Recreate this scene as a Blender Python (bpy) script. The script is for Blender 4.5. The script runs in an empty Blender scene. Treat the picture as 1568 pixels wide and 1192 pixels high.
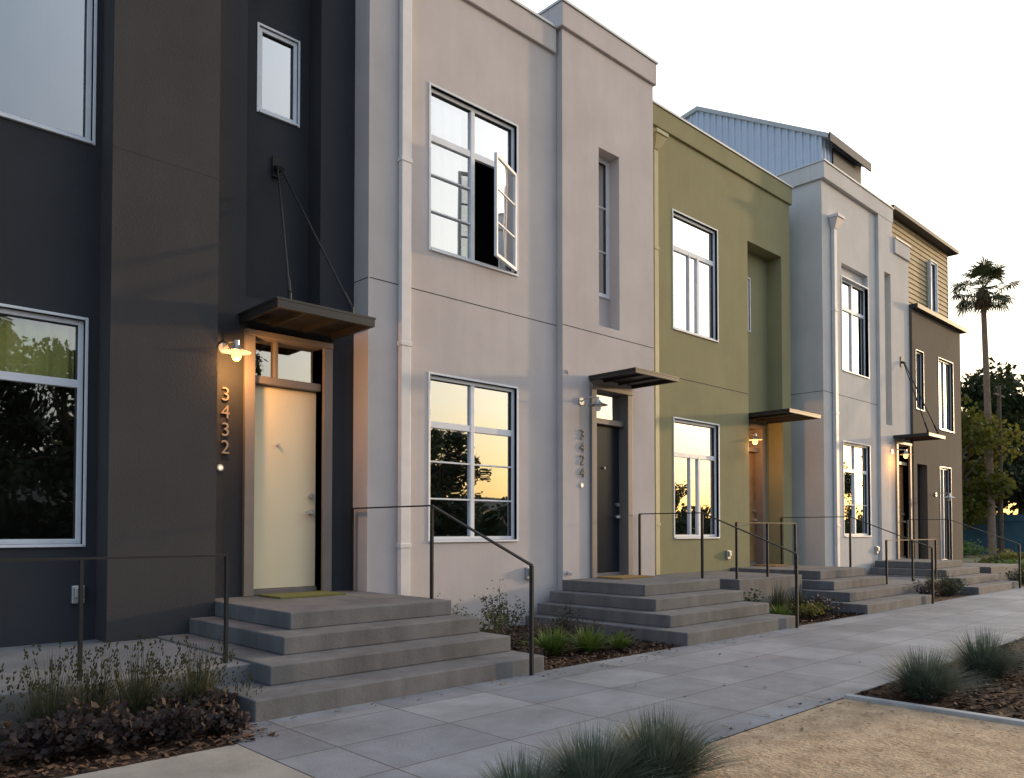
import bpy, math, random
from mathutils import Vector
random.seed(7)
R=random.random
def U(a,b): return a+(b-a)*random.random()
scene=bpy.context.scene
COL=scene.collection

# ------------------------------------------------------------ materials
def newmat(name):
    m=bpy.data.materials.new(name); m.use_nodes=True
    nt=m.node_tree; b=nt.nodes['Principled BSDF']
    return m,nt,b
def N(nt,t,**k):
    n=nt.nodes.new(t)
    for a,v in k.items():
        if a in n.inputs: n.inputs[a].default_value=v
        else: setattr(n,a,v)
    return n
def L(nt,a,b): nt.links.new(a,b)
def c4(c): return (c[0],c[1],c[2],1)
def mul(c,f): return tuple(min(1,x*f) for x in c)
def coords(nt,scale=(1,1,1)):
    tc=N(nt,'ShaderNodeTexCoord'); mp=N(nt,'ShaderNodeMapping'); mp.inputs['Scale'].default_value=scale
    L(nt,tc.outputs['Object'],mp.inputs['Vector']); return mp.outputs['Vector']
def noisy(name,color,color2=None,scale=3,rough=.85,bump=.2,bscale=120,bdist=.004,detail=6,streak=0,spec=.3,metal=0,lo=.35,hi=.65):
    m,nt,b=newmat(name)
    v=coords(nt)
    n=N(nt,'ShaderNodeTexNoise',Scale=scale,Detail=detail,Roughness=.6); L(nt,v,n.inputs['Vector'])
    cr=N(nt,'ShaderNodeValToRGB'); cr.color_ramp.elements[0].position=lo; cr.color_ramp.elements[1].position=hi
    cr.color_ramp.elements[0].color=c4(color); cr.color_ramp.elements[1].color=c4(color2 or mul(color,1.12))
    L(nt,n.outputs['Fac'],cr.inputs['Fac']); out=cr.outputs['Color']
    if streak:
        v2=coords(nt,(5,5,.35)); n2=N(nt,'ShaderNodeTexNoise',Scale=1.3,Detail=5); L(nt,v2,n2.inputs['Vector'])
        r2=N(nt,'ShaderNodeMapRange'); r2.inputs['From Min'].default_value=.35; r2.inputs['From Max'].default_value=.7
        r2.inputs['To Min'].default_value=1; r2.inputs['To Max'].default_value=1-streak
        L(nt,n2.outputs['Fac'],r2.inputs['Value'])
        mx=N(nt,'ShaderNodeMix',data_type='RGBA',blend_type='MULTIPLY'); mx.inputs[0].default_value=1
        L(nt,out,mx.inputs[6]); L(nt,r2.outputs['Result'],mx.inputs[7]); out=mx.outputs[2]
    L(nt,out,b.inputs['Base Color'])
    b.inputs['Roughness'].default_value=rough; b.inputs['Metallic'].default_value=metal
    b.inputs['Specular IOR Level'].default_value=spec
    if bump:
        nb=N(nt,'ShaderNodeTexNoise',Scale=bscale,Detail=4); L(nt,v,nb.inputs['Vector'])
        bp=N(nt,'ShaderNodeBump',Strength=bump,Distance=bdist); L(nt,nb.outputs['Fac'],bp.inputs['Height'])
        L(nt,bp.outputs['Normal'],b.inputs['Normal'])
    return m
def stucco(name,c,streak=.04): return noisy(name,mul(c,.94),mul(c,1.06),scale=1.1,rough=.92,bump=.45,bscale=60,bdist=.006,streak=streak,spec=.15)
M={}
M['dark']=stucco('stucco_charcoal',(.043,.045,.051))
M['dark2']=stucco('stucco_charcoal_warm',(.054,.053,.056))
M['gray']=stucco('stucco_warm_gray',(.53,.483,.472))
M['green']=stucco('stucco_olive',(.285,.265,.150))
M['white']=stucco('stucco_offwhite',(.60,.575,.55))
M['brown']=stucco('stucco_brown',(.13,.11,.09))
M['pipe']=noisy('downpipe_paint_gray',(.64,.61,.60),rough=.5,bump=.1)
M['pipeG']=noisy('downpipe_paint_green',(.38,.35,.20),rough=.5,bump=.1)
M['alu']=noisy('window_frame_aluminium',(.66,.68,.72),rough=.4,bump=0,spec=.5)
M['aluG']=noisy('window_frame_gray',(.42,.42,.42),rough=.4,bump=0,spec=.5)
M['cap']=noisy('metal_cap',(.5,.49,.47),rough=.4,bump=0,metal=.3)
M['taupe']=noisy('door_frame_taupe',(.19,.165,.15),rough=.5,bump=.1,bscale=60)
M['cream']=noisy('door_paint_cream',(.80,.70,.48),(.82,.72,.50),rough=.45,bump=.05)
M['navy']=noisy('door_paint_black',(.018,.02,.028),rough=.3,bump=.03)
M['tan']=noisy('door_wood_tan',(.22,.13,.06),(.3,.19,.09),scale=6,rough=.45,bump=.05)
M['steel']=noisy('dark_steel',(.02,.02,.022),rough=.5,bump=.1,spec=.4)
M['rail']=noisy('railing_paint',(.022,.023,.025),rough=.6,bump=0,spec=.2)
M['num']=noisy('house_number_bronze',(.34,.26,.19),rough=.4,bump=0,metal=.5)
M['num2']=noisy('house_number_gray',(.12,.10,.09),rough=.4,bump=0,metal=.3)
M['galv']=noisy('galvanized_metal',(.45,.45,.46),rough=.35,metal=.7,bump=0)
M['conc']=noisy('concrete_steps',(.10,.102,.107),(.175,.176,.182),scale=1.8,rough=.85,bump=.45,bscale=40,bdist=.005,streak=.22,detail=12,lo=.3,hi=.7)
M['concL']=noisy('concrete_light',(.24,.215,.19),(.33,.30,.265),scale=2.5,rough=.9,bump=.4,bscale=45,bdist=.004,detail=12)
M['concP']=noisy('concrete_pad',(.14,.14,.145),(.20,.20,.205),scale=2.5,rough=.9,bump=.4,bscale=45,bdist=.004,detail=10)
M['curb']=noisy('concrete_edging',(.32,.32,.32),(.40,.40,.40),scale=4,rough=.9,bump=.3)
M['joint']=noisy('wall_joint',(.04,.04,.04),rough=1,bump=0)
M['metalclad']=noisy('corrugated_metal',(.44,.49,.57),(.48,.53,.61),rough=.4,metal=.2,bump=0)
M['woodclad']=noisy('wood_siding',(.42,.32,.18),(.50,.39,.23),scale=3,rough=.7,bump=.2)
M['mat']=noisy('coir_mat_green',(.10,.12,.03),(.15,.15,.05),scale=30,rough=1,bump=.6,bscale=150)
M['matb']=noisy('coir_mat_brown',(.20,.12,.04),(.28,.17,.06),scale=30,rough=1,bump=.6,bscale=150)
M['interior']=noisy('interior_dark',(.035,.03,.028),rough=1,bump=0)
M['blind']=noisy('blind_white',(.72,.72,.66),rough=.9,bump=0)
M['blindGlow']=noisy('blind_painted_glow',(.82,.80,.34),rough=.9,bump=0)  # warm glow on the transom glass, put into the blind colour as yellow
M['curtain']=noisy('curtain_dark',(.06,.05,.045),rough=.9,bump=0)
M['asphalt']=noisy('asphalt',(.045,.045,.047),(.06,.06,.06),scale=8,rough=.9,bump=.4)
M['ground']=noisy('dry_ground',(.10,.10,.04),(.19,.16,.08),scale=.6,rough=1,bump=.3,bscale=20)
M['sand']=noisy('decomposed_granite',(.28,.19,.12),(.47,.345,.225),scale=5,rough=1,bump=.9,bscale=30,bdist=.025,detail=14,lo=.3,hi=.62)
M['mulch']=noisy('mulch',(.028,.016,.011),(.085,.047,.03),scale=28,rough=1,bump=1,bscale=45,bdist=.03,detail=8)
M['chip']=noisy('mulch_chip',(.04,.022,.015),(.14,.08,.05),scale=25,rough=.9,bump=0)
M['bark']=noisy('bark',(.09,.065,.045),(.15,.11,.08),scale=9,rough=1,bump=.6,bscale=20,bdist=.03)
M['palmtrunk']=noisy('palm_trunk',(.20,.13,.09),(.28,.19,.13),scale=6,rough=1,bump=.5,bscale=12,bdist=.03)
M['fence']=noisy('painted_fence_blue',(.05,.11,.15),(.07,.14,.18),rough=.8,bump=.1)
M['brick']=noisy('far_house_wall',(.25,.2,.17),rough=.9,bump=.1)
def leafmat(name,a,b_,scale=1.2,rough=.6,trans=.25):
    m=noisy(name,a,b_,scale=scale,rough=rough,bump=0,spec=.3,lo=.3,hi=.7)
    nt=m.node_tree; b=nt.nodes['Principled BSDF']; out=nt.nodes['Material Output']
    tr=N(nt,'ShaderNodeBsdfTranslucent'); mx=N(nt,'ShaderNodeMixShader'); mx.inputs[0].default_value=trans
    src=b.inputs['Base Color'].links[0].from_socket
    L(nt,src,tr.inputs['Color']); L(nt,b.outputs[0],mx.inputs[1]); L(nt,tr.outputs[0],mx.inputs[2]); L(nt,mx.outputs[0],out.inputs['Surface'])
    return m
M['leaf']=leafmat('foliage_green',(.04,.055,.010),(.19,.17,.025),scale=1.2,trans=.45)
M['leafD']=leafmat('foliage_dark',(.012,.022,.008),(.045,.06,.018),scale=.8)
M['leafB']=leafmat('foliage_bright',(.05,.09,.015),(.13,.20,.035),scale=9)
M['leafP']=leafmat('foliage_purple',(.016,.011,.011),(.05,.03,.026),scale=9)
M['grassB']=leafmat('grass_bluegreen',(.045,.07,.05),(.15,.18,.135),scale=12)
M['grassD']=leafmat('grass_dark',(.03,.04,.02),(.10,.10,.055),scale=12)
M['palm']=leafmat('palm_frond',(.03,.04,.012),(.09,.09,.03),scale=2)
M['palmdead']=leafmat('palm_dead',(.13,.085,.04),(.22,.15,.08),scale=3)
def glass():
    m,nt,b=newmat('window_glass'); out=nt.nodes['Material Output']; nt.nodes.remove(b)
    lw=N(nt,'ShaderNodeLayerWeight',Blend=.5)
    p=N(nt,'ShaderNodeMath',operation='POWER'); p.inputs[1].default_value=1.2; L(nt,lw.outputs['Facing'],p.inputs[0])
    ma=N(nt,'ShaderNodeMath',operation='MULTIPLY_ADD'); ma.inputs[1].default_value=1.2; ma.inputs[2].default_value=.24; ma.use_clamp=True; L(nt,p.outputs[0],ma.inputs[0])
    tr=N(nt,'ShaderNodeBsdfTransparent'); tr.inputs[0].default_value=(.78,.8,.78,1)
    gl=N(nt,'ShaderNodeBsdfGlossy'); gl.inputs['Roughness'].default_value=.01; gl.inputs['Color'].default_value=(.98,.98,.98,1)
    v=coords(nt); nb=N(nt,'ShaderNodeTexNoise',Scale=1.6,Detail=1); L(nt,v,nb.inputs['Vector'])
    bp=N(nt,'ShaderNodeBump',Strength=.3,Distance=.012); L(nt,nb.outputs['Fac'],bp.inputs['Height']); L(nt,bp.outputs[0],gl.inputs['Normal'])
    mx=N(nt,'ShaderNodeMixShader'); L(nt,ma.outputs[0],mx.inputs[0]); L(nt,tr.outputs[0],mx.inputs[1]); L(nt,gl.outputs[0],mx.inputs[2]); L(nt,mx.outputs[0],out.inputs['Surface'])
    return m
M['glass']=glass()
def emis(name,c,s):
    m,nt,b=newmat(name); b.inputs['Emission Color'].default_value=c4(c); b.inputs['Emission Strength'].default_value=s; b.inputs['Base Color'].default_value=c4(c); return m
M['bulb']=emis('lamp_bulb_lit',(1,.42,.10),4.5)
M['bell']=emis('doorbell_lit',(1,.8,.5),1.0)
def pavers():
    m,nt,b=newmat('sidewalk_pavers'); v=coords(nt)
    br=N(nt,'ShaderNodeTexBrick',offset=0.0,squash=1.0); L(nt,v,br.inputs['Vector'])
    br.inputs['Scale'].default_value=1; br.inputs['Mortar Size'].default_value=.007; br.inputs['Mortar Smooth'].default_value=.2
    br.inputs['Brick Width'].default_value=.92; br.inputs['Row Height'].default_value=.645; br.inputs['Bias'].default_value=0
    br.inputs['Color1'].default_value=(.148,.160,.184,1); br.inputs['Color2'].default_value=(.215,.226,.248,1); br.inputs['Mortar'].default_value=(.07,.07,.075,1)
    n=N(nt,'ShaderNodeTexNoise',Scale=1.1,Detail=12,Roughness=.7); L(nt,v,n.inputs['Vector'])
    r=N(nt,'ShaderNodeMapRange'); r.inputs['From Min'].default_value=.3; r.inputs['From Max'].default_value=.7; r.inputs['To Min'].default_value=.65; r.inputs['To Max'].default_value=1.4
    L(nt,n.outputs['Fac'],r.inputs['Value'])
    mx=N(nt,'ShaderNodeMix',data_type='RGBA',blend_type='MULTIPLY'); mx.inputs[0].default_value=1
    L(nt,br.outputs['Color'],mx.inputs[6]); L(nt,r.outputs['Result'],mx.inputs[7]); L(nt,mx.outputs[2],b.inputs['Base Color'])
    b.inputs['Roughness'].default_value=.6; b.inputs['Specular IOR Level'].default_value=.4
    nb=N(nt,'ShaderNodeTexNoise',Scale=60,Detail=4); L(nt,v,nb.inputs['Vector'])
    ad=N(nt,'ShaderNodeMath',operation='MULTIPLY_ADD'); ad.inputs[1].default_value=-1.5; L(nt,br.outputs['Fac'],ad.inputs[0]); L(nt,nb.outputs['Fac'],ad.inputs[2])
    bp=N(nt,'ShaderNodeBump',Strength=.4,Distance=.005); L(nt,ad.outputs[0],bp.inputs['Height']); L(nt,bp.outputs[0],b.inputs['Normal'])
    return m
M['pavers']=pavers()

# ------------------------------------------------------------ mesh helpers
class MB:
    def __init__(s): s.v=[];s.f=[];s.m=[]
    def quad(s,a,b,c,d,m=0):
        i=len(s.v); s.v+= [a,b,c,d]; s.f.append((i,i+1,i+2,i+3)); s.m.append(m)
    def tri(s,a,b,c,m=0):
        i=len(s.v); s.v+=[a,b,c]; s.f.append((i,i+1,i+2)); s.m.append(m)
    def box(s,x0,x1,y0,y1,z0,z1,m=0):
        i=len(s.v)
        s.v+=[(x0,y0,z0),(x1,y0,z0),(x1,y1,z0),(x0,y1,z0),(x0,y0,z1),(x1,y0,z1),(x1,y1,z1),(x0,y1,z1)]
        for q in ((0,3,2,1),(4,5,6,7),(0,1,5,4),(1,2,6,5),(2,3,7,6),(3,0,4,7)):
            s.f.append(tuple(i+k for k in q)); s.m.append(m)
    def cyl(s,p0,p1,r0,r1=None,n=10,m=0,cap=True):
        if r1 is None: r1=r0
        p0=Vector(p0);p1=Vector(p1); d=(p1-p0).normalized()
        a=d.orthogonal().normalized(); b=d.cross(a); i=len(s.v)
        for p,r in ((p0,r0),(p1,r1)):
            for k in range(n):
                t=2*math.pi*k/n; s.v.append(tuple(p+a*(r*math.cos(t))+b*(r*math.sin(t))))
        for k in range(n):
            s.f.append((i+k,i+(k+1)%n,i+n+(k+1)%n,i+n+k)); s.m.append(m)
        if cap:
            s.f.append(tuple(i+k for k in reversed(range(n)))); s.m.append(m)
            s.f.append(tuple(i+n+k for k in range(n))); s.m.append(m)
    def obj(s,name,mats,parent=None,smooth=False,bevel=0,weld=False):
        me=bpy.data.meshes.new(name); me.from_pydata(s.v,[],s.f)
        if not isinstance(mats,(list,tuple)): mats=[mats]
        for mt in mats: me.materials.append(mt)
        if len(mats)>1: me.polygons.foreach_set('material_index',s.m)
        if smooth: me.polygons.foreach_set('use_smooth',[True]*len(s.f))
        me.update()
        o=bpy.data.objects.new(name,me); COL.objects.link(o)
        if parent: o.parent=parent
        if bevel:
            bm=o.modifiers.new('bevel','BEVEL'); bm.width=bevel; bm.segments=2; bm.limit_method='ANGLE'
        return o
def empty(name):
    e=bpy.data.objects.new(name,None); COL.objects.link(e); return e
def box(name,x0,x1,y0,y1,z0,z1,mat,parent=None,bevel=0):
    b=MB(); b.box(x0,x1,y0,y1,z0,z1); return b.obj(name,mat,parent,bevel=bevel)

def facade(mb,x0,x1,z0,z1,y,ops):
    xs=sorted({x0,x1}|{o[0] for o in ops}|{o[1] for o in ops}); zs=sorted({z0,z1}|{o[2] for o in ops}|{o[3] for o in ops})
    for i in range(len(xs)-1):
        for j in range(len(zs)-1):
            cx=(xs[i]+xs[i+1])/2; cz=(zs[j]+zs[j+1])/2
            if any(o[0]<cx<o[1] and o[2]<cz<o[3] for o in ops): continue
            mb.quad((xs[i],y,zs[j]),(xs[i+1],y,zs[j]),(xs[i+1],y,zs[j+1]),(xs[i],y,zs[j+1]))
    for xa,xb,za,zb,d in ops:
        mb.quad((xa,y,za),(xa,y,zb),(xa,y+d,zb),(xa,y+d,za)); mb.quad((xb,y,za),(xb,y+d,za),(xb,y+d,zb),(xb,y,zb))
        mb.quad((xa,y,zb),(xb,y,zb),(xb,y+d,zb),(xa,y+d,zb))
        mb.quad((xa,y,za),(xa,y+d,za),(xb,y+d,za),(xb,y,za))
def body(mb,x0,x1,y,yb,z,par=.5):
    mb.quad((x0,y,0),(x0,y,z),(x0,yb,z),(x0,yb,0)); mb.quad((x1,y,0),(x1,yb,0),(x1,yb,z),(x1,y,z))
    mb.quad((x0,yb,0),(x0,yb,z),(x1,yb,z),(x1,yb,0)); mb.quad((x0,y,z-par),(x1,y,z-par),(x1,yb,z-par),(x0,yb,z-par))
def coping(name,P,x0,x1,y,z,mat,h=.38,out=.05,left=True,yb=16,right=False):
    b=MB(); b.box(x0-out*left,x1+out*right,y-out,y+.25,z-h,z)
    c=MB(); c.box(x0-(out+.02)*left,x1+(out+.02)*right,y-out-.025,y+.28,z,z+.035)
    if left:
        b.box(x0-out,x0+.25,y+.25,yb,z-h,z); c.box(x0-out-.02,x0+.27,y+.28,yb,z,z+.035)
    b.obj(name+'_band',mat,P,bevel=.012); c.obj(name+'_cap',M['cap'],P)
def window(P,x0,x1,z0,z1,y,v=(),h=(),rec=.09,fw=.05,blind=None,frame=None,name='window',glass=True,skip=None):
    fr=frame or M['alu']; b=MB(); ya=y+rec-.045; yb=y+rec+.03
    b.box(x0,x0+fw,ya,yb,z0,z1); b.box(x1-fw,x1,ya,yb,z0,z1)
    b.box(x0+fw,x1-fw,ya,yb,z0,z0+fw); b.box(x0+fw,x1-fw,ya,yb,z1-fw,z1)
    for (x,za,zb,w) in v: b.box(x-w/2,x+w/2,ya+.006,yb-.006,za,zb)
    for (z,xa,xb,w) in h: b.box(xa,xb,ya+.011,yb-.011,z-w/2,z+w/2)
    t=.028
    b.box(x0-t,x0,y-.012,y+rec-.03,z0-t,z1+t); b.box(x1,x1+t,y-.012,y+rec-.03,z0-t,z1+t)
    b.box(x0,x1,y-.012,y+rec-.03,z1,z1+t); b.box(x0,x1,y-.03,y+rec-.03,z0-t,z0)
    b.obj(name+'_frame',fr,P,bevel=.004)
    gk=MB(); e=.008; yk=ya-.0015
    for (a,c,d,f_) in ((x0+fw,x0+fw+e,z0+fw,z1-fw),(x1-fw-e,x1-fw,z0+fw,z1-fw),(x0+fw+e,x1-fw-e,z0+fw,z0+fw+e),(x0+fw+e,x1-fw-e,z1-fw-e,z1-fw)):
        gk.box(a,c,yk+.02,yb-.02,d,f_)
    gk.obj(name+'_gasket',M['steel'],P)
    if glass:
        g=MB(); yg=y+rec
        if skip:
            sx0,sx1,sz0,sz1=skip
            g.quad((x0,yg,z0),(sx0,yg,z0),(sx0,yg,z1),(x0,yg,z1)); g.quad((sx0,yg,sz1),(x1,yg,sz1),(x1,yg,z1),(sx0,yg,z1))
        else: g.quad((x0,yg,z0),(x1,yg,z0),(x1,yg,z1),(x0,yg,z1))
        g.obj(name+'_glass',M['glass'],P)
    for bl in (blind or ()):
        bx0,bx1,bz0,bz1,bm=bl; c=MB(); n=int((bx1-bx0)/.02)
        for k in range(n):
            a=bx0+(bx1-bx0)*k/n; a2=bx0+(bx1-bx0)*(k+1)/n
            f=lambda q:y+rec+.08+.02*math.sin(q*38)+.01*math.sin(q*71)
            c.quad((a,f(a),bz0),(a2,f(a2),bz0),(a2,f(a2),bz1),(a,f(a),bz1))
        c.obj(name+'_curtain',bm,P,smooth=False)
def joint(P,x0,x1,y,z,name='wall_joint'):
    box(name,x0,x1,y-.0015,y+.01,z-.006,z+.006,M['joint'],P)

# ------------------------------------------------------------ entry parts
def door(P,x0,x1,y,dm,zf=.64,zt=3.65,split=True,fm=None):
    fm=fm or M['taupe']; fw=.12
    b=MB()
    b.box(x0,x0+fw,y-.05,y+.22,zf,zt); b.box(x1-fw,x1,y-.05,y+.22,zf,zt)
    b.box(x0-.0,x1+.0,y-.06,y+.22,zt,zt+.07)
    b.box(x0+fw,x1-fw,y+.03,y+.20,3.12,3.21)
    if split: b.box(x0+.42,x0+.46,y+.06,y+.16,3.21,zt)
    b.box(x0+fw,x1-fw,y+.10,y+.3,zf,zf+.06)
    b.obj('door_frame',fm,P,bevel=.006)
    box('door_leaf',x0+fw+.004,x1-fw-.004,y+.14,y+.19,zf+.065,3.115,dm,P,bevel=.004)
    k=MB(); xk=x0+fw+.38
    k.cyl((xk,y+.10,2.42),(xk,y+.14,2.42),.018,n=12); k.obj('door_viewer',M['galv'],P)
    xk=x1-fw-.08; k=MB(); k.cyl((xk,y+.07,1.62),(xk,y+.14,1.62),.03,n=14); k.box(xk-.1,xk+.01,y+.05,y+.07,1.60,1.63); k.cyl((xk,y+.09,1.82),(xk,y+.14,1.82),.03,n=14); k.obj('door_lever_and_deadbolt',M['galv'],P)
    g=MB(); g.quad((x0+fw,y+.12,3.21),(x1-fw,y+.12,3.21),(x1-fw,y+.12,zt),(x0+fw,y+.12,zt)); g.obj('transom_glass',M['glass'],P)
def canopy(P,x0,x1,yw,yf,z,anchor=None,ch=.05):
    b=MB(); b.box(x0,x1,yf,yw,z,z+.025)
    b.box(x0+.01,x1-.01,yf+.004,yf+.05,z-ch,z-.001); b.box(x0+.01,x0+.05,yf+.052,yw,z-ch,z-.001); b.box(x1-.05,x1-.01,yf+.052,yw,z-ch,z-.001)
    for k in (1,2): xx=x0+(x1-x0)*k/3; b.box(xx-.02,xx+.02,yf+.052,yw,z-ch*.7,z-.001)
    b.obj('canopy',M['steel'],P)
    if anchor:
        ax,ay,az=anchor; r=MB()
        r.box(ax-.06,ax+.06,ay-.02,ay,az-.12,az+.14)
        for dx,tx in ((-.02,x0+.2),(.03,x1-.26)):
            r.cyl((ax+dx,ay-.07,az-.02),(tx,yf+.1,z+.1),.013,n=8)
            r.cyl((tx,yf+.1,z+.02),(tx,yf+.1,z+.12),.024,n=8)
            r.cyl((ax+dx,ay-.02,az),(ax+dx,ay-.1,az-.04),.03,n=8)
            d=Vector((ax+dx-tx,ay-.07-yf-.1,az-.02-z-.1)); p=Vector((tx,yf+.1,z+.1))
            r.cyl(p+d*.02,p+d*.11,.022,n=8)
        r.obj('canopy_tie_rods',M['rail'],P)
def lamp(x,y,z,lit,power=6):
    P=empty('wall_lamp'); b=MB()
    b.cyl((x,y,z),(x,y-.03,z),.06,n=20)
    b.cyl((x,y-.03,z),(x,y-.16,z+.05),.012,n=8); b.cyl((x,y-.16,z+.05),(x,y-.36,z+.02),.012,n=8)
    b.cyl((x,y-.36,z+.03),(x,y-.36,z-.03),.03,n=12)
    prof=[(.03,-.02),(.05,-.05),(.10,-.075),(.15,-.095),(.155,-.10),(.148,-.10),(.098,-.083),(.045,-.06)]
    n=24; cx,cy=x,y-.36
    for i in range(len(prof)-1):
        for k in range(n):
            a=2*math.pi*k/n;a2=2*math.pi*(k+1)/n; (r,h),(r2,h2)=prof[i],prof[i+1]
            b.quad((cx+r*math.cos(a),cy+r*math.sin(a),z+h),(cx+r*math.cos(a2),cy+r*math.sin(a2),z+h),(cx+r2*math.cos(a2),cy+r2*math.sin(a2),z+h2),(cx+r2*math.cos(a),cy+r2*math.sin(a),z+h2))
    b.obj('lamp_bracket_and_shade',M['galv'],P)
    s=MB(); rad=.055
    for i in range(8):
        for k in range(12):
            def p(i,k):
                t=math.pi*i/8;q=2*math.pi*k/12; return (cx+rad*math.sin(t)*math.cos(q),cy+rad*math.sin(t)*math.sin(q),z-.13+rad*1.2*math.cos(t))
            s.quad(p(i,k),p(i,k+1),p(i+1,k+1),p(i+1,k))
    s.obj('lamp_bulb',M['bulb'] if lit else M['blind'],P,smooth=True)
    if lit:
        ld=bpy.data.lights.new('lamp_light','POINT'); ld.energy=power; ld.color=(1,.46,.13); ld.shadow_soft_size=.05
        lo=bpy.data.objects.new('lamp_light',ld); lo.location=(cx,cy-.0,z-.25); COL.objects.link(lo); lo.parent=P
def number(P,txt,x,y,z,size=.22,step=.2,mat=None):
    for i,ch in enumerate(txt):
        cu=bpy.data.curves.new('digit','FONT'); cu.body=ch; cu.size=size; cu.extrude=.008; cu.align_x='CENTER'; cu.offset=-.001
        o=bpy.data.objects.new('house_number_digit',cu); COL.objects.link(o); o.rotation_euler=(math.pi/2,0,0); o.location=(x,y-.02,z-i*step)
        cu.materials.append(mat or M['num']); o.parent=P
def bell(P,x,y,z):
    b=MB(); b.cyl((x,y,z),(x,y-.015,z),.04,n=20); b.obj('doorbell_plate',M['galv'],P)
    b=MB(); b.cyl((x,y-.016,z),(x,y-.022,z),.022,n=16); b.obj('doorbell',M['bell'],P)
def outlet(P,x,y,z):
    b=MB(); b.box(x-.06,x+.06,y-.05,y,z-.09,z+.09); b.box(x-.045,x+.045,y-.085,y-.05,z-.03,z+.075); b.obj('outdoor_outlet_cover',M['galv'],P,bevel=.01)
def downpipe(P,x,y,z0,z1,mat,w=.12,head=True):
    b=MB(); b.box(x-w/2,x+w/2,y-.09,y-.012,z0,z1)
    for z in (z0+1.0,z0+3.6,z0+6): 
        if z<z1-.3: b.box(x-w/2-.012,x+w/2+.012,y-.1,y-.002,z-.03,z+.03)
    if head:
        i=len(b.v); a=w/2+.0; c=w/2+.1
        b.v+=[(x-a,y-.1,z1),(x+a,y-.1,z1),(x+a,y-.01,z1),(x-a,y-.01,z1),(x-c,y-.22,z1+.22),(x+c,y-.22,z1+.22),(x+c,y-.01,z1+.22),(x-c,y-.01,z1+.22)]
        for q in ((0,3,2,1),(4,5,6,7),(0,1,5,4),(1,2,6,5),(2,3,7,6),(3,0,4,7)): b.f.append(tuple(i+k for k in q)); b.m.append(0)
        b.box(x-c-.02,x+c+.02,y-.24,y-.008,z1+.22,z1+.29)
    b.obj('downpipe',mat,P,bevel=.006)

# ------------------------------------------------------------ dark townhouse
P=empty('dark_townhouse'); y=8.73
b=MB(); facade(b,-6,2.53,0,9.3,y,[(.55,2.44,5.34,7.5,.12),(.55,2.40,1.26,3.51,.12),(-4.2,-2.2,1.26,3.51,.12),(-4.2,-2.2,5.34,7.5,.12)])
facade(b,3.61,5.60,0,9.3,y,[(4.085,5.05,4.1,9.0,.30),(4.19,5.09,.64,3.66,.30)])
facade(b,4.085,5.05,4.1,9.0,y+.30,[(4.37,4.89,6.5,7.55,.1)])
body(b,-6,5.54,y,17,9.3); b.obj('walls',M['dark'],P)
b=MB(); b.box(2.53,3.61,8.38,8.85,0,9.35); b.obj('pier',M['dark2'],P)
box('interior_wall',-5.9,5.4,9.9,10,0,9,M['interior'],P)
coping('parapet',P,-6,5.54,y,9.3,M['dark'],left=False)
joint(P,2.53,3.61,8.38,5.21); joint(P,3.62,4.08,y,5.21); joint(P,5.06,5.535,y,5.21)
window(P,.55,2.44,5.34,7.5,y,name='upper_window',blind=[(.6,2.4,5.4,7.4,M['curtain'])])
window(P,.55,2.40,1.26,3.51,y,h=[(2.87,.6,2.35,.08)],name='lower_window',blind=[(.6,2.35,2.9,3.46,M['blindGlow']),(.6,1.2,1.3,2.85,M['curtain'])])
window(P,-4.2,-2.2,1.26,3.51,y,h=[(2.87,-4.15,-2.25,.08)],name='side_window'); window(P,-4.2,-2.2,5.34,7.5,y,name='side_window')
window(P,4.37,4.89,6.5,7.55,y+.30,name='small_window',rec=.06,blind=[(4.42,4.84,6.55,7.5,M['curtain'])])
door(P,4.07,5.21,y,M['cream']); canopy(P,4.0,5.25,y,7.8,3.86,(4.6,y+.28,5.85),ch=.085)
number(P,'3432',3.85,y,2.86); bell(P,3.8,y,2.1); outlet(P,2.36,y,.76)
lamp(3.82,y,3.45,True,50)

# ------------------------------------------------------------ gray townhouse
P=empty('gray_townhouse'); y=8.4; yt=8.28
b=MB(); facade(b,5.54,8.99,0,9.2,y,[(6.51,8.12,5.17,7.39,.12),(6.51,8.12,1.26,3.48,.12)])
facade(b,8.99,11.34,0,9.6,yt,[(9.86,10.39,4.71,7.63,.22),(9.74,10.55,.64,3.66,.3)])
facade(b,9.86,10.39,4.71,7.63,yt+.22,[(9.88,10.37,5.3,7.6,.08)])
body(b,5.54,8.99,y,16,9.2); body(b,8.995,11.335,yt,16.1,9.6); b.obj('walls',M['gray'],P)
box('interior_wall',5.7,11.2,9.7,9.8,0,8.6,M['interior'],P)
coping('parapet',P,5.54,8.94,y,9.2,M['gray']); coping('tower_parapet',P,8.99,11.34,yt,9.6,M['gray'],right=True)
joint(P,5.56,8.98,y,4.57); joint(P,9.0,11.33,yt,4.57); box('wall_joint',5.5385,5.55,8.41,8.73,4.564,4.576,M['joint'],P)
xm=7.31
window(P,6.51,8.12,1.26,3.48,y,v=[(xm,1.3,3.44,.07)],h=[(2.82,6.55,8.08,.09),(1.82,6.55,8.08,.022),(2.32,6.55,8.08,.022)],name='lower_window',blind=[(7.9,8.08,1.3,3.44,M['curtain'])])
window(P,6.51,8.12,5.17,7.39,y,v=[(xm,5.2,7.35,.07)],h=[(6.72,6.55,8.08,.09),(6.22,6.55,xm,.022),(5.72,6.55,xm,.022)],name='upper_window',skip=(xm,8.12,5.17,6.72),
       blind=[(6.55,7.2,5.2,7.3,M['blind']),(7.9,8.1,5.2,6.7,M['blind']),(7.3,8.08,6.75,7.35,M['blind'])])
hx,hy=8.085,8.385; w=.74; ph=math.radians(24); s=MB(); g=MB()
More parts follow.
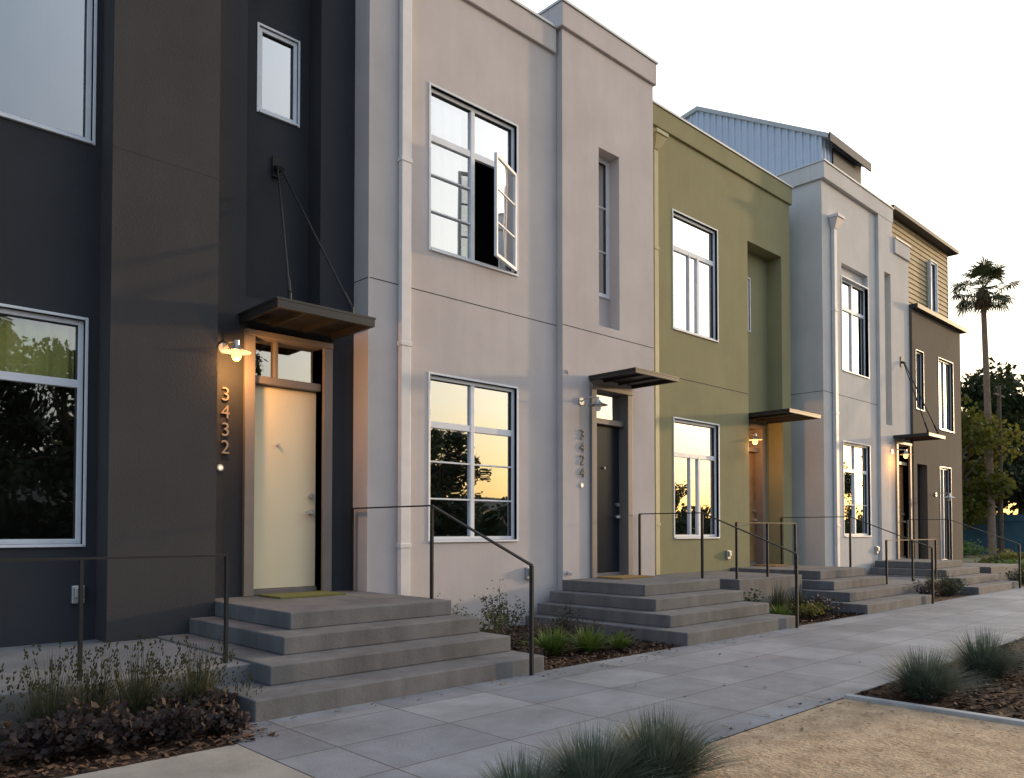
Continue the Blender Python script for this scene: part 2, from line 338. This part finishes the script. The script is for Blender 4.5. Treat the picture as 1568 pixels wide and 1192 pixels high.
def cs(u,d,z): return (hx-u*math.cos(ph)-d*math.sin(ph), hy-u*math.sin(ph)+d*math.cos(ph), z)
def cbox(u0,u1,z0,z1,d0=-.02,d1=.02):
    i=len(s.v); s.v+=[cs(u0,d0,z0),cs(u1,d0,z0),cs(u1,d1,z0),cs(u0,d1,z0),cs(u0,d0,z1),cs(u1,d0,z1),cs(u1,d1,z1),cs(u0,d1,z1)]
    for q in ((0,3,2,1),(4,5,6,7),(0,1,5,4),(1,2,6,5),(2,3,7,6),(3,0,4,7)): s.f.append(tuple(i+k for k in q)); s.m.append(0)
za,zb=5.21,6.66
cbox(0,.045,za,zb); cbox(w-.045,w,za,zb); cbox(.045,w-.045,za,za+.045); cbox(.045,w-.045,zb-.045,zb)
for zz in (5.7,6.18): cbox(.045,w-.045,zz-.01,zz+.01,-.012,.012)
s.obj('open_casement_sash',M['alu'],P); g.quad(cs(.04,0,za),cs(w-.04,0,za),cs(w-.04,0,zb),cs(.04,0,zb)); g.obj('open_casement_glass',M['glass'],P)
window(P,9.88,10.37,5.3,7.6,yt+.22,rec=.04,h=[(6.05,9.92,10.33,.02),(6.8,9.92,10.33,.02)],name='tower_window',blind=[(9.92,10.34,5.3,7.6,M['blind'])])
door(P,9.62,10.66,yt,M['navy'],split=False); canopy(P,9.6,10.75,yt,7.35,3.83)
number(P,'3424',9.43,yt,2.83,mat=M['num2'],size=.22); bell(P,9.42,yt,2.1); lamp(9.4,yt,3.42,False); outlet(P,8.35,y,.76)
downpipe(P,6.06,y,.2,9.1,M['pipe'],w=.15,head=False)
b=MB(); b.cyl((9.1,yt,3.85),(9.1,yt-.03,3.85),.03); b.cyl((9.1,yt,.75),(9.1,yt-.06,.72),.03); b.obj('vent_pipe',M['gray'],P)

# ------------------------------------------------------------ green townhouse
P=empty('green_townhouse'); y=8.6
b=MB(); facade(b,11.34,16.93,0,9.15,y,[(12.39,13.9,5.17,7.39,.12),(12.39,13.9,1.26,3.48,.12),(15.08,16.54,.0,7.5,.34)])
facade(b,15.08,16.54,0,7.5,y+.34,[(15.15,15.75,5.75,6.9,.1),(15.3,16.2,.64,3.66,.3)])
facade(b,16.93,17.585,0,8.7,y+.35,[])
body(b,11.345,16.925,y+.02,15.9,9.1); b.obj('walls',M['green'],P)
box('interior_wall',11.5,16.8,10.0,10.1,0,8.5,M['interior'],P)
coping('parapet',P,11.4,16.93,y,9.16,M['green'],left=False,right=True)
joint(P,11.36,15.07,y,4.25)
for z0,z1,bl in ((1.26,3.48,None),(5.17,7.39,[(12.43,13.86,5.2,7.35,M['blind'])])):
    window(P,12.39,13.9,z0,z1,y,v=[(13.3,z0+.04,z0+1.55,.07),(13.0,z0+.04,z0+1.55,.03)],h=[(z0+1.56,12.43,13.86,.09)],blind=bl,name='window')
window(P,15.15,15.75,5.75,6.9,y+.34,name='small_window',rec=.06)
door(P,15.2,16.3,y+.34,M['tan'],split=False); canopy(P,15.1,16.5,y+.34,7.7,3.83)
lamp(15.3,y+.34,3.4,True,34); outlet(P,14.2,y,.9)
downpipe(P,11.75,y,.5,8.3,M['pipeG'],w=.12)

# ------------------------------------------------------------ white townhouse
P=empty('white_townhouse'); y=8.15; yt=8.07
b=MB(); facade(b,17.59,20.6,0,9.8,y,[(18.6,20.1,5.19,7.75,.16),(18.6,20.1,1.26,3.48,.12)])
facade(b,20.6,21.5,0,9.79,yt,[(20.95,21.35,4.1,8.05,.25)]); facade(b,20.95,21.35,4.1,8.05,yt+.25,[])
facade(b,21.5,22.6,0,9.05,yt,[(21.62,22.42,.64,3.66,.3)])
body(b,17.59,20.6,y,16.2,9.8); body(b,20.605,21.5,yt,16.3,9.79); body(b,21.505,22.595,yt,12,9.05,par=.3); b.obj('walls',M['white'],P)
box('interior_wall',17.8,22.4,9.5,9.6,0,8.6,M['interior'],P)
coping('parapet',P,17.59,21.5,y-.03,9.82,M['white'],out=.06,right=True); coping('low_parapet',P,21.56,22.6,yt,9.05,M['white'],left=False)
joint(P,17.6,20.59,y,4.57); box('wall_joint',17.5885,17.6,8.16,8.94,4.564,4.576,M['joint'],P)
window(P,18.6,20.1,5.19,7.42,y,v=[(19.35,5.2,7.4,.07)],h=[(6.72,18.64,20.06,.08)],name='upper_window',rec=.12,blind=[(18.64,20.06,5.2,7.4,M['blind'])])
box('window_head_panel',18.6,20.1,y+.12,y+.15,7.45,7.75,M['white'],P)
window(P,18.6,20.1,1.26,3.48,y,v=[(19.35,1.3,3.44,.07)],h=[(2.82,18.64,20.06,.08),(2.0,18.64,20.06,.02)],name='lower_window')
door(P,21.5,22.54,yt,M['tan'],split=False); canopy(P,21.4,22.6,yt,7.2,3.83,(22.0,yt,5.85))
lamp(21.25,yt,3.42,True,14); downpipe(P,18.1,y,.5,8.4,M['pipe'],w=.14); outlet(P,20.4,y,.9)
Q=empty('metal_penthouse'); b=MB(); X0,X1=19.9,22.15
def rz(yy): return 11.6+(min(yy,12.9)-9.2)*(2.1/3.7)
yy=9.2; st=0
while yy<14.6:
    for dx0,dx1,dy in ((0,0,.09),(0,-.035,.03),(-.035,-.035,.05),(-.035,0,.03)):
        b.quad((X0+dx0,yy,8.5),(X0+dx1,yy+dy,8.5),(X0+dx1,yy+dy,rz(yy+dy)),(X0+dx0,yy,rz(yy))); yy+=dy
xx=X0
while xx<X1:
    for d0,d1,dx in ((0,0,.09),(0,-.035,.03),(-.035,-.035,.05),(-.035,0,.03)):
        b.quad((xx,9.2+d0,8.5),(xx+dx,9.2+d1,8.5),(xx+dx,9.2+d1,11.6),(xx,9.2+d0,11.6)); xx+=dx
b.obj('corrugated_walls',M['metalclad'],Q)
b=MB()
def slab(xa,xb,ya,yb2,za,zb2,t):
    i=len(b.v); b.v+=[(xa,ya,za),(xb,ya,za),(xb,yb2,zb2),(xa,yb2,zb2),(xa,ya,za+t),(xb,ya,za+t),(xb,yb2,zb2+t),(xa,yb2,zb2+t)]
    for q in ((0,3,2,1),(4,5,6,7),(0,1,5,4),(1,2,6,5),(2,3,7,6),(3,0,4,7)): b.f.append(tuple(i+k for k in q)); b.m.append(0)
slab(X0-.08,X1+.25,9.0,12.9,rz(9.0),rz(12.9),.12); slab(X0-.08,X1+.25,12.902,14.7,rz(12.9),rz(12.9)-.3,.12)
b.obj('shed_roof',M['aluG'],Q)
box('clerestory_window',20.4,22.1,9.12,9.15,10.3,11.45,M['steel'],Q)
box('fascia',X0-.05,X1+.28,8.95,8.99,11.4,11.62,M['steel'],Q)

# ------------------------------------------------------------ brown townhouse
P=empty('brown_townhouse'); y=8.0
b=MB(); facade(b,22.6,26.5,0,7.4,y,[(22.85,23.4,4.7,6.3,.12),(24.6,25.8,4.3,6.35,.12),(22.85,23.6,.5,3.2,.3),(24.6,25.5,.5,3.2,.3)])
body(b,22.6,26.5,y,16,7.4,par=.05); b.obj('walls',M['brown'],P)
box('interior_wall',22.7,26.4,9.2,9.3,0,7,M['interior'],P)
box('roof_edge',22.62,26.7,y-.15,y+.4,7.4,7.52,M['steel'],P)
window(P,22.85,23.4,4.7,6.3,y,name='upper_window',frame=M['aluG']); window(P,24.6,25.8,4.3,6.35,y,v=[(25.2,4.3,6.3,.06)],name='upper_window',frame=M['aluG'])
window(P,24.6,25.5,.5,3.2,y,name='lower_window',frame=M['aluG'],v=[(25.05,.55,3.15,.05)]); box('door_leaf',22.87,23.58,y+.2,y+.25,.6,3.18,M['navy'],P)
b=MB(); z=7.5; 
while z<9.8:
    b.quad((21.9,8.30,z),(26.46,8.30,z),(26.46,8.325,z+.14),(21.9,8.325,z+.14)); b.quad((21.9,8.325,z+.14),(26.46,8.325,z+.14),(26.46,8.30,z+.14),(21.9,8.30,z+.14))
    b.quad((21.9,8.30,z),(21.9,8.325,z+.14),(21.9,13,z+.14),(21.9,13,z)); z+=.14
b.quad((26.46,8.3,7.5),(26.46,13,7.5),(26.46,13,9.85),(26.46,8.3,9.85)); b.obj('wood_siding_storey',M['woodclad'],P)
box('upper_roof',21.6,26.7,8.05,13.2,9.87,9.97,M['steel'],P)
window(P,24.7,25.2,7.75,9.25,8.20,name='attic_window',rec=.07,blind=[(24.72,25.18,7.8,9.2,M['blind'])])
lamp(24.2,y,2.4,False)

# ------------------------------------------------------------ steps, pads, railings
def steps(xs,xr,ys,ywall):
    b=MB()
    for i in range(4): b.box(xs[i],xr[i],ys[i],ywall-i*.001,i*.16-(.05 if i==0 else 0),(i+1)*.16-.0)
    return b.obj('concrete_steps',M['conc'],None,bevel=.012)
YS=[5.50,5.92,6.33,6.72]
steps([2.67,3.0,3.33,3.6],[5.70,5.64,5.58,5.52],YS,8.375)
box('entry_landing',3.622,5.50,8.376,8.9,.1,.638,M['conc'])
steps([8.17,8.42,8.68,8.96],[10.95,10.93,10.91,10.89],YS,8.275)
steps([13.4,13.7,14.0,14.3],[16.38,16.36,16.34,16.32],YS,8.595)
box('entry_landing',15.09,16.3,8.596,8.93,.1,.638,M['conc'])
steps([19.2,19.5,19.8,20.1],[22.24,22.22,22.2,22.18],YS,8.06)
box('concrete_pad',-6,3.05,6.25,8.725,.0,.30,M['concP'],None,.01)
box('concrete_pad',16.5,19.49,6.25,8.14,.0,.30,M['concP'],None,.01)
box('concrete_planter_wall',11.5,13.65,6.75,8.59,.0,.60,M['conc'],None,.012)
box('concrete_planter_wall',23.0,25.6,6.3,7.99,.0,.45,M['conc'],None,.012)
def railing(segs,posts):
    b=MB()
    for p,q in segs:
        p=Vector(p);q=Vector(q); d=(q-p).normalized(); side=Vector((0,0,1)).cross(d).normalized()*.02; up=d.cross(side).normalized()*.008
        i=len(b.v)
        for e in (p,q):
            for a,c in ((-1,-1),(1,-1),(1,1),(-1,1)): b.v.append(tuple(e+side*a+up*c))
        for k in range(4): b.f.append((i+k,i+(k+1)%4,i+4+(k+1)%4,i+4+k)); b.m.append(0)
        b.f.append((i,i+1,i+2,i+3)); b.f.append((i+4,i+5,i+6,i+7)); b.m+= [0,0]
    for x,y_,z0,z1 in posts: b.box(x-.012,x+.012,y_-.02,y_+.02,z0,z1-.007)
    return b.obj('metal_railing',M['rail'])
def stair_rail(x,yw,base=.64):
    railing([((x,yw,1.67),(x,7.0,1.67)),((x,7.0,1.67),(x,5.44,1.06))],[(x,yw,base,1.67),(x,7.0,base,1.67),(x,5.44,0,1.06)])
stair_rail(5.46,8.62); stair_rail(10.83,8.22); stair_rail(16.25,8.5); stair_rail(22.1,8.0)
railing([((-3,6.42,1.19),(2.87,6.42,1.19))],[(xx,6.42,.28,1.19) for xx in (-2.8,-.5,1.76,2.86)])
railing([((16.6,6.42,1.19),(19.4,6.42,1.19))],[(xx,6.42,.28,1.19) for xx in (16.6,18,19.4)])
railing([((11.6,6.85,1.52),(13.6,6.85,1.52))],[(xx,6.85,.6,1.52) for xx in (11.6,12.6,13.6)])
box('door_mat',4.22,5.05,8.1,8.62,.642,.662,M['mat']); box('door_mat',9.7,10.5,7.7,8.2,.642,.662,M['matb']); box('door_mat',15.4,16.1,8.2,8.7,.642,.66,M['matb'])

# ------------------------------------------------------------ ground
def sheet(name,x0,x1,y0,y1,z,mat,sub=0):
    b=MB(); b.quad((x0,y0,z),(x1,y0,z),(x1,y1,z),(x0,y1,z)); return b.obj(name,mat)
sheet('ground',-1500,1500,-1500,1500,-.02,M['ground'])
sheet('mulch_bed',-6,27,5.0,8.8,-.004,M['mulch'])
sheet('sidewalk',2.33,120,2.92,5.53,.002,M['pavers'])
sheet('sidewalk_light_concrete',-20,2.322,2.92,5.03,.002,M['concL'])
sheet('decomposed_granite_strip',-20,6.6,-1.2,2.915,-.002,M['sand'])
sheet('planting_strip',6.68,60,-1.2,2.915,-.002,M['mulch'])
box('concrete_edging',6.6,6.68,-1.2,2.912,-.01,.03,M['curb'],None,.006)
box('curb',-60,120,-1.4,-1.2,-.12,.01,M['curb'],None,.01)
sheet('road',-200,300,-10,-1.4,-.014,M['asphalt'])
sheet('cross_street',33,39,5.6,200,-.012,M['asphalt'])

def chips(name,areas,mat,size=(.012,.035)):
    b=MB()
    for x0,x1,y0,y1,n in areas:
        for _ in range(n):
            x,y_=U(x0,x1),U(y0,y1); l=U(*size); w=l*U(.25,.5); a=U(0,math.pi); z=U(.003,.022); tz=U(-.4,.4)*l
            ca,sa=math.cos(a),math.sin(a)
            def p(u,v_): return (x+u*ca-v_*sa,y_+u*sa+v_*ca,z+u/l*tz+v_*.5)
            b.quad(p(-l,-w),p(l,-w*.6),p(l*.8,w),p(-l*.9,w*.8))
    b.obj(name,mat)
chips('mulch_chips',[(.2,2.62,5.03,6.25,2000),(5.72,8.15,5.53,8.3,3600),(6.7,14,.8,2.9,6000),(10.95,13.4,5.53,6.7,1200)],M['chip'])
chips('gravel_bits',[(2.4,6.6,.8,2.9,2600)],M['sand'],(.004,.013))
chips('fallen_leaves',[(2.6,6.6,1,2.9,80),(2.4,10,5.2,5.5,90),(4.5,9,3,5.5,14),(2.4,6.5,2.9,3.1,60)],M['palmdead'],(.01,.024))

# ------------------------------------------------------------ plants
def blades(name,clumps,mat,width=.004,seeds=None):
    b=MB()
    for (cx,cy,cz,r,h,n) in clumps:
        for _ in range(n):
            a=U(0,2*math.pi); rr=r*.22*math.sqrt(R()); bx=cx+rr*math.cos(a); by=cy+rr*math.sin(a)
            a2=a+U(-.6,.6); lean=r*U(.05,1.0); hh=h*U(.55,1.05)*(1-.45*(lean/r)**2); w=width*U(.7,1.3); sx,sy=-math.sin(a2)*w,math.cos(a2)*w
            pts=[]
            for k in range(5):
                t=k/4; d=lean*t**1.5; z=cz+hh*(t-.18*t**3*(lean/r)*1.6)
                pts.append((bx+d*math.cos(a2),by+d*math.sin(a2),z,1-t**1.6))
            for k in range(4):
                p,q=pts[k],pts[k+1]; f,g_=p[3],max(q[3],.05)
                b.quad((p[0]-sx*f,p[1]-sy*f,p[2]),(p[0]+sx*f,p[1]+sy*f,p[2]),(q[0]+sx*g_,q[1]+sy*g_,q[2]),(q[0]-sx*g_,q[1]-sy*g_,q[2]))
            if seeds and R()<seeds:
                p=pts[-1]
                for j in range(5):
                    ox,oy,oz=U(-.012,.012),U(-.012,.012),U(-.05,.02); s_=.006
                    b.quad((p[0]+ox-s_,p[1]+oy,p[2]+oz),(p[0]+ox,p[1]+oy-s_,p[2]+oz+s_*2),(p[0]+ox+s_,p[1]+oy,p[2]+oz),(p[0]+ox,p[1]+oy+s_,p[2]+oz-s_*2))
    return b.obj(name,mat)
for c in [(3.62,2.62,0,.50,.45,1900),(3.12,2.68,0,.48,.42,1600),(2.68,2.74,0,.40,.36,1000),(2.3,2.7,0,.3,.3,500),(7.1,2.45,0,.56,.46,1500),(8.5,2.4,0,.58,.50,1400),(9.9,2.2,0,.45,.45,900),(11.5,2.3,0,.4,.4,700),(14,2.3,0,.4,.4,500),(17,2.3,0,.4,.4,400)]:
    blades('ornamental_grass',[c],M['grassB'],.0038)
for c in [(.95,6.0,0,.45,.62,300),(1.45,5.95,0,.45,.66,340),(2.0,5.95,0,.48,.66,400),(2.42,5.9,0,.40,.64,380),(1.75,6.1,0,.4,.62,260),(.5,5.95,0,.45,.6,260)]:
    blades('sedge_grass',[c],M['grassD'],.003,seeds=.3)
blades('strap_leaf_plant',[(6.55,6.2,0,.42,.36,260),(7.0,6.05,0,.40,.34,230),(7.45,5.95,0,.28,.25,110),(11.4,6.0,0,.35,.35,180)],M['leafB'],.011)
blades('sedge_grass',[(11.9,6.3,0,.35,.65,250),(12.5,6.3,0,.35,.6,250),(17.5,5.9,0,.4,.6,250),(18.4,5.9,0,.4,.6,250),(24,5.8,0,.5,.6,250),(26,5.6,0,.5,.5,200)],M['grassD'],.006)
def shrub(name,cx,cy,cz,r,h,n,mat,leaf=.03,stems=12,parent=None):
    b=MB(); tips=[]
    for _ in range(stems):
        a=U(0,2*math.pi); d=r*math.sqrt(R())*.9; t=Vector((cx+d*math.cos(a),cy+d*math.sin(a),cz+h*U(.5,1)*(1-.4*(d/r)**2))); tips.append(t)
        b.cyl((cx+U(-.03,.03),cy+U(-.03,.03),cz),t,.005,.002,n=4,m=1,cap=False)
    for _ in range(n):
        t=random.choice(tips); f=U(.35,1.02); base=Vector((cx,cy,cz)); p=base.lerp(t,f)+Vector((random.gauss(0,r*.13),random.gauss(0,r*.13),random.gauss(0,h*.08)))
        if p.z<cz+.01: p.z=cz+.01
        dr=Vector((U(-1,1),U(-1,1),U(-.3,.8))).normalized(); sd=dr.orthogonal().normalized(); s_=leaf*U(.6,1.2); m_=p+dr*s_*.5
        b.quad(tuple(p),tuple(m_+sd*s_*.35),tuple(p+dr*s_),tuple(m_-sd*s_*.35))
    return b.obj(name,[mat,M['bark']],parent)
for (x,y_,r,h) in [(.9,5.4,.3,.28),(1.3,5.45,.3,.3),(1.7,5.4,.3,.3),(2.05,5.4,.28,.28),(2.35,5.35,.2,.22),(.5,5.5,.3,.3),(1.5,5.7,.28,.3),(2.2,5.7,.25,.28),(2.4,5.75,.2,.25)]:
    shrub('heuchera_plant',x,y_,0,r,h,520,M['leafP'],.06)
for (x,y_,r,h,n,m_) in [(5.98,7.6,.26,.66,300,'leafD'),(6.3,7.0,.3,.55,420,'leafD'),(6.85,7.4,.28,.78,380,'leafD'),(6.15,6.55,.3,.35,420,'leafP'),(6.9,6.7,.34,.34,420,'leafP'),(7.5,6.6,.32,.34,420,'leafP'),(7.3,7.7,.34,.6,420,'leafD'),(7.75,6.1,.25,.22,250,'leafP'),(7.8,7.2,.3,.45,350,'leafD'),(6.0,5.95,.2,.2,200,'leafP'),(6.5,7.9,.25,.6,300,'leaf'),
    (11.3,6.5,.35,.5,500,'leafD'),(12.3,5.95,.4,.3,450,'leaf'),(12.9,6.1,.4,.35,450,'leafP'),(17,5.8,.4,.4,400,'leafP'),(18.8,5.9,.4,.4,400,'leafD'),(23,5.7,.5,.5,400,'leafD'),(25,5.7,.5,.5,400,'leaf'),(27,6,.6,.5,500,'leaf'),(29,7,.8,.6,600,'leafB'),(28,5.9,.5,.5,300,'leaf'),(31,8,1.0,.7,800,'leaf'),(45,13.5,1.2,.9,900,'leafB'),(46,15.5,1.0,.8,700,'leaf')]:
    shrub('garden_shrub',x,y_,0,r,h,n,M[m_],.04 if x<10 else (.06 if x<26 else .14),stems=18)

def treemesh(name,h,cr,seed,nleaf,leaf,mat,lowcrown=.3):
    random.seed(seed); b=MB(); base=Vector((0,0,0)); top=Vector((U(-.3,.3),U(-.3,.3),h*.62))
    pts=[base,Vector((U(-.1,.1),U(-.1,.1),h*.2)),Vector((U(-.2,.2),U(-.2,.2),h*.4)),top]; rr=[h*.028,h*.022,h*.016,h*.008]
    for i in range(3): b.cyl(pts[i],pts[i+1],rr[i],rr[i+1],n=8,m=1,cap=False)
    cl=[]
    for i in range(26):
        a=U(0,2*math.pi); zz=U(lowcrown,.95); pr=cr*(1-((zz-.6)/.5)**2*.6)*U(.35,1.05); c=Vector((pr*math.cos(a),pr*math.sin(a),zz*h)); cl.append((c,cr*U(.2,.42)))
        o=pts[1].lerp(top,U(.1,1)); mid=o.lerp(c,.5)+Vector((0,0,h*.03)); b.cyl(o,mid,h*.009,h*.006,n=5,m=1,cap=False); b.cyl(mid,c,h*.006,h*.002,n=5,m=1,cap=False)
    for _ in range(nleaf):
        c,r_=random.choice(cl); d=Vector((random.gauss(0,1),random.gauss(0,1),random.gauss(0,.8))).normalized()*r_*(R()**.45); p=c+d
        dr=Vector((U(-1,1),U(-1,1),U(-1,.6))).normalized(); sd=dr.orthogonal().normalized(); s_=leaf*U(.6,1.3); m_=p+dr*s_*.5
        b.quad(tuple(p),tuple(m_+sd*s_*.33),tuple(p+dr*s_),tuple(m_-sd*s_*.33))
    me=b.obj(name,[mat,M['bark']]); return me
def place(o,x,y_,s=1,rot=0):
    q=o.copy(); q.location=(x,y_,-.02); q.scale=(s,s,s*U(.9,1.1)); q.rotation_euler=(0,0,rot); COL.objects.link(q); return q
t1=treemesh('street_tree',9,3.4,11,9000,.30,M['leafD']); t1.location=(10,-20,0)
t2=treemesh('street_tree',8,3.0,23,9000,.28,M['leaf']); t2.location=(56,18.5,0)
random.seed(5)
for x,y_,s in [(-1,-19,1.05),(4.5,-19,1.0),(16,-22,1.1),(22,-25,.8),(27.5,-24,1.0),(32.5,-25,.95),(51,-24,.7),(62,-28,.9),(74,-24,.7),(86,-26,.9),(-8,-22,1),(13,-31,1.3),(6,-30,1.4),(95,-28,1.0)]:
    place(t1,x,y_,s,U(0,6))
for x,y_,s in [(50,15.5,1.0),(60,14.5,1.15),(54,22,1.3),(64,19,1.25),(70,16,1.3),(75,10,1.1),(66,25,1.4),(85,14,1.3),(58,27,1.3),(48,20,1.1),(57,16,.8)]:
    place(t2 if R()<.8 else t1,x,y_,s,U(0,6))
def hedgeline(name,x0,x1,yf,hmax,n,size=.45):
    hb=MB()
    for _ in range(n):
        x=U(x0,x1); top=hmax*(.75+.25*math.sin(x*.7)*math.sin(x*.23+1)); y_=yf(x)+U(0,2.5); z=U(0,top)*U(.6,1)
        dr=Vector((U(-1,1),U(-1,1),U(-1,1))).normalized(); sd=dr.orthogonal().normalized(); s_=size; p=Vector((x,y_,z))
        hb.quad(tuple(p),tuple(p+dr*s_*.5+sd*s_*.33),tuple(p+dr*s_),tuple(p+dr*s_*.5-sd*s_*.33))
    hb.obj(name,M['leafD'])
random.seed(9)
hedgeline('hedge',54,104,lambda x:12+(x-54)*.35,2.8,8000)
hedgeline('hedge',-12,110,lambda x:-29,4.4,16000,.6)
F=empty('board_fence'); b=MB(); yy=4.0
while yy<26: b.box(53,53.03,yy,yy+.145,0,2.3+.01*math.sin(yy*9)); yy+=.15
b.box(52.95,52.998,4,26,1.9,2.0); b.obj('fence_boards',M['fence'],F)
for i,(x,w_) in enumerate([(8,11),(24,12),(42,12),(60,12)]):
    H=empty('far_house'); box('walls',x,x+w_,-46,-37,0,3.0,M['brick'],H); b=MB()
    x0,x1=x-.5,x+w_+.5; b.quad((x0,-36.5,3.0),(x1,-36.5,3.0),(x1,-41.5,4.6),(x0,-41.5,4.6)); b.quad((x0,-46.5,3.0),(x1,-46.5,3.0),(x1,-41.5,4.6),(x0,-41.5,4.6)); b.tri((x0,-36.5,3.0),(x0,-46.5,3.0),(x0,-41.5,4.6)); b.obj('roof',M['asphalt'],H)
b=MB(); b.cyl((50.5,13.3,0),(50.5,13.3,9.5),.14,.1,n=10); b.box(49.6,51.4,13.25,13.35,8.9,9.0); b.obj('utility_pole',M['bark'])
def palm(x,y_,h,seed,sc=1):
    random.seed(seed); Pm=empty('palm_tree'); b=MB(); prev=Vector((x,y_,0)); n=14
    for i in range(n):
        t=(i+1)/n; p=Vector((x-.3*t+.12*math.sin(t*3),y_+.2*t,h*t)); r0=.22-.09*(i/n); r1=.22-.09*t
        b.cyl(prev,p,r0,r1,n=10,cap=False); prev=p
    b.obj('trunk',M['palmtrunk'],Pm,smooth=True); top=prev; g=MB(); dd=MB()
    for i in range(48):
        a=U(0,2*math.pi); el=U(-.8,1.35); d=Vector((math.cos(a)*math.cos(el),math.sin(a)*math.cos(el),math.sin(el))); L_=U(.8,1.35)*sc
        q=top+d*L_+Vector((0,0,-.12*L_)); g.cyl(top,q,.02,.012,n=4,cap=False)
        side=d.cross(Vector((0,0,1))).normalized(); up=side.cross(d).normalized()
        for k in range(15):
            th=(k/14-.5)*math.radians(190); dv=(d*math.cos(th)+side*math.sin(th)).normalized(); ln=U(.55,.95)*sc
            m1=q+dv*ln*.55+up*.03; e=q+dv*ln+Vector((0,0,-.28*ln*U(.6,1.4))); wv=dv.cross(up).normalized()*.045
            g.quad(tuple(q),tuple(m1+wv),tuple(e),tuple(m1-wv))
    for i in range(160):
        a=U(0,2*math.pi); rr=U(.2,.55); z0=top.z-U(0,.5); p=Vector((top.x+math.cos(a)*.2,top.y+math.sin(a)*.2,z0)); q=Vector((top.x+math.cos(a)*rr,top.y+math.sin(a)*rr,z0-U(.4,.95))); wv=Vector((-math.sin(a),math.cos(a),0))*.05
        dd.quad(tuple(p-wv),tuple(p+wv),tuple(q+wv*.5),tuple(q-wv*.5))
    g.obj('fronds',M['palm'],Pm); dd.obj('dead_frond_skirt',M['palmdead'],Pm)
palm(49.95,13.6,14.9,3)

# ------------------------------------------------------------ world, sun, camera
SUN_AZ=math.radians(101); SUN_EL=math.radians(7)
w=bpy.data.worlds.new('World'); scene.world=w; w.use_nodes=True; nt=w.node_tree; bg=nt.nodes['Background']
sk=nt.nodes.new('ShaderNodeTexSky'); sk.sky_type='NISHITA'; sk.sun_disc=False; sk.sun_elevation=SUN_EL; sk.sun_rotation=SUN_AZ; sk.air_density=1.0; sk.dust_density=3.0; sk.ozone_density=1.0
# bright thin haze added to the clear sky: warm at the horizon, whiter and brighter toward the sun, dusk blue away from it
tc=nt.nodes.new('ShaderNodeTexCoord'); sp=nt.nodes.new('ShaderNodeSeparateXYZ'); nt.links.new(tc.outputs['Generated'],sp.inputs[0])
cr=nt.nodes.new('ShaderNodeValToRGB'); e=cr.color_ramp.elements
e[0].position=0; e[0].color=(1.0,.58,.18,1); e[1].position=.5; e[1].color=(.95,.965,.98,1)
k=e.new(.08); k.color=(1.0,.72,.33,1); k=e.new(.15); k.color=(1.0,.86,.60,1); k=e.new(.27); k.color=(1.0,.965,.89,1)
nt.links.new(sp.outputs[2],cr.inputs[0])
br=nt.nodes.new('ShaderNodeVectorMath'); br.operation='SCALE'; br.inputs['Scale'].default_value=1.5; nt.links.new(cr.outputs[0],br.inputs[0])
mr=nt.nodes.new('ShaderNodeMapRange'); mr.interpolation_type='SMOOTHSTEP'; mr.inputs['From Min'].default_value=.0; mr.inputs['From Max'].default_value=.62; nt.links.new(sp.outputs[0],mr.inputs['Value'])
mx=nt.nodes.new('ShaderNodeMix'); mx.data_type='RGBA'; mx.inputs[6].default_value=(.46,.57,.74,1)
nt.links.new(mr.outputs['Result'],mx.inputs[0]); nt.links.new(br.outputs[0],mx.inputs[7])
sc_=nt.nodes.new('ShaderNodeVectorMath'); sc_.operation='SCALE'; sc_.inputs['Scale'].default_value=.12; nt.links.new(sk.outputs[0],sc_.inputs[0])
ad=nt.nodes.new('ShaderNodeVectorMath'); ad.operation='ADD'; nt.links.new(sc_.outputs[0],ad.inputs[0]); nt.links.new(mx.outputs[2],ad.inputs[1])
nt.links.new(ad.outputs[0],bg.inputs['Color']); bg.inputs['Strength'].default_value=1.0
sd=bpy.data.lights.new('sun','SUN'); sd.energy=3.0; sd.angle=math.radians(2); sd.color=(1,.70,.42)
so=bpy.data.objects.new('sun',sd); COL.objects.link(so)
dv=Vector((math.sin(SUN_AZ)*math.cos(SUN_EL),math.cos(SUN_AZ)*math.cos(SUN_EL),math.sin(SUN_EL)))
so.rotation_euler=(-dv).to_track_quat('-Z','Y').to_euler()
cam=bpy.data.cameras.new('camera'); cam.lens=28.0; cam.sensor_width=36; cam.shift_y=.1173; cam.clip_end=4000
co=bpy.data.objects.new('camera',cam); COL.objects.link(co); co.location=(0,0,1.4); co.rotation_euler=(math.radians(91.5),0,math.radians(-43.7))
scene.camera=co
scene.view_settings.view_transform='Standard'; scene.view_settings.look='None'; scene.view_settings.exposure=0
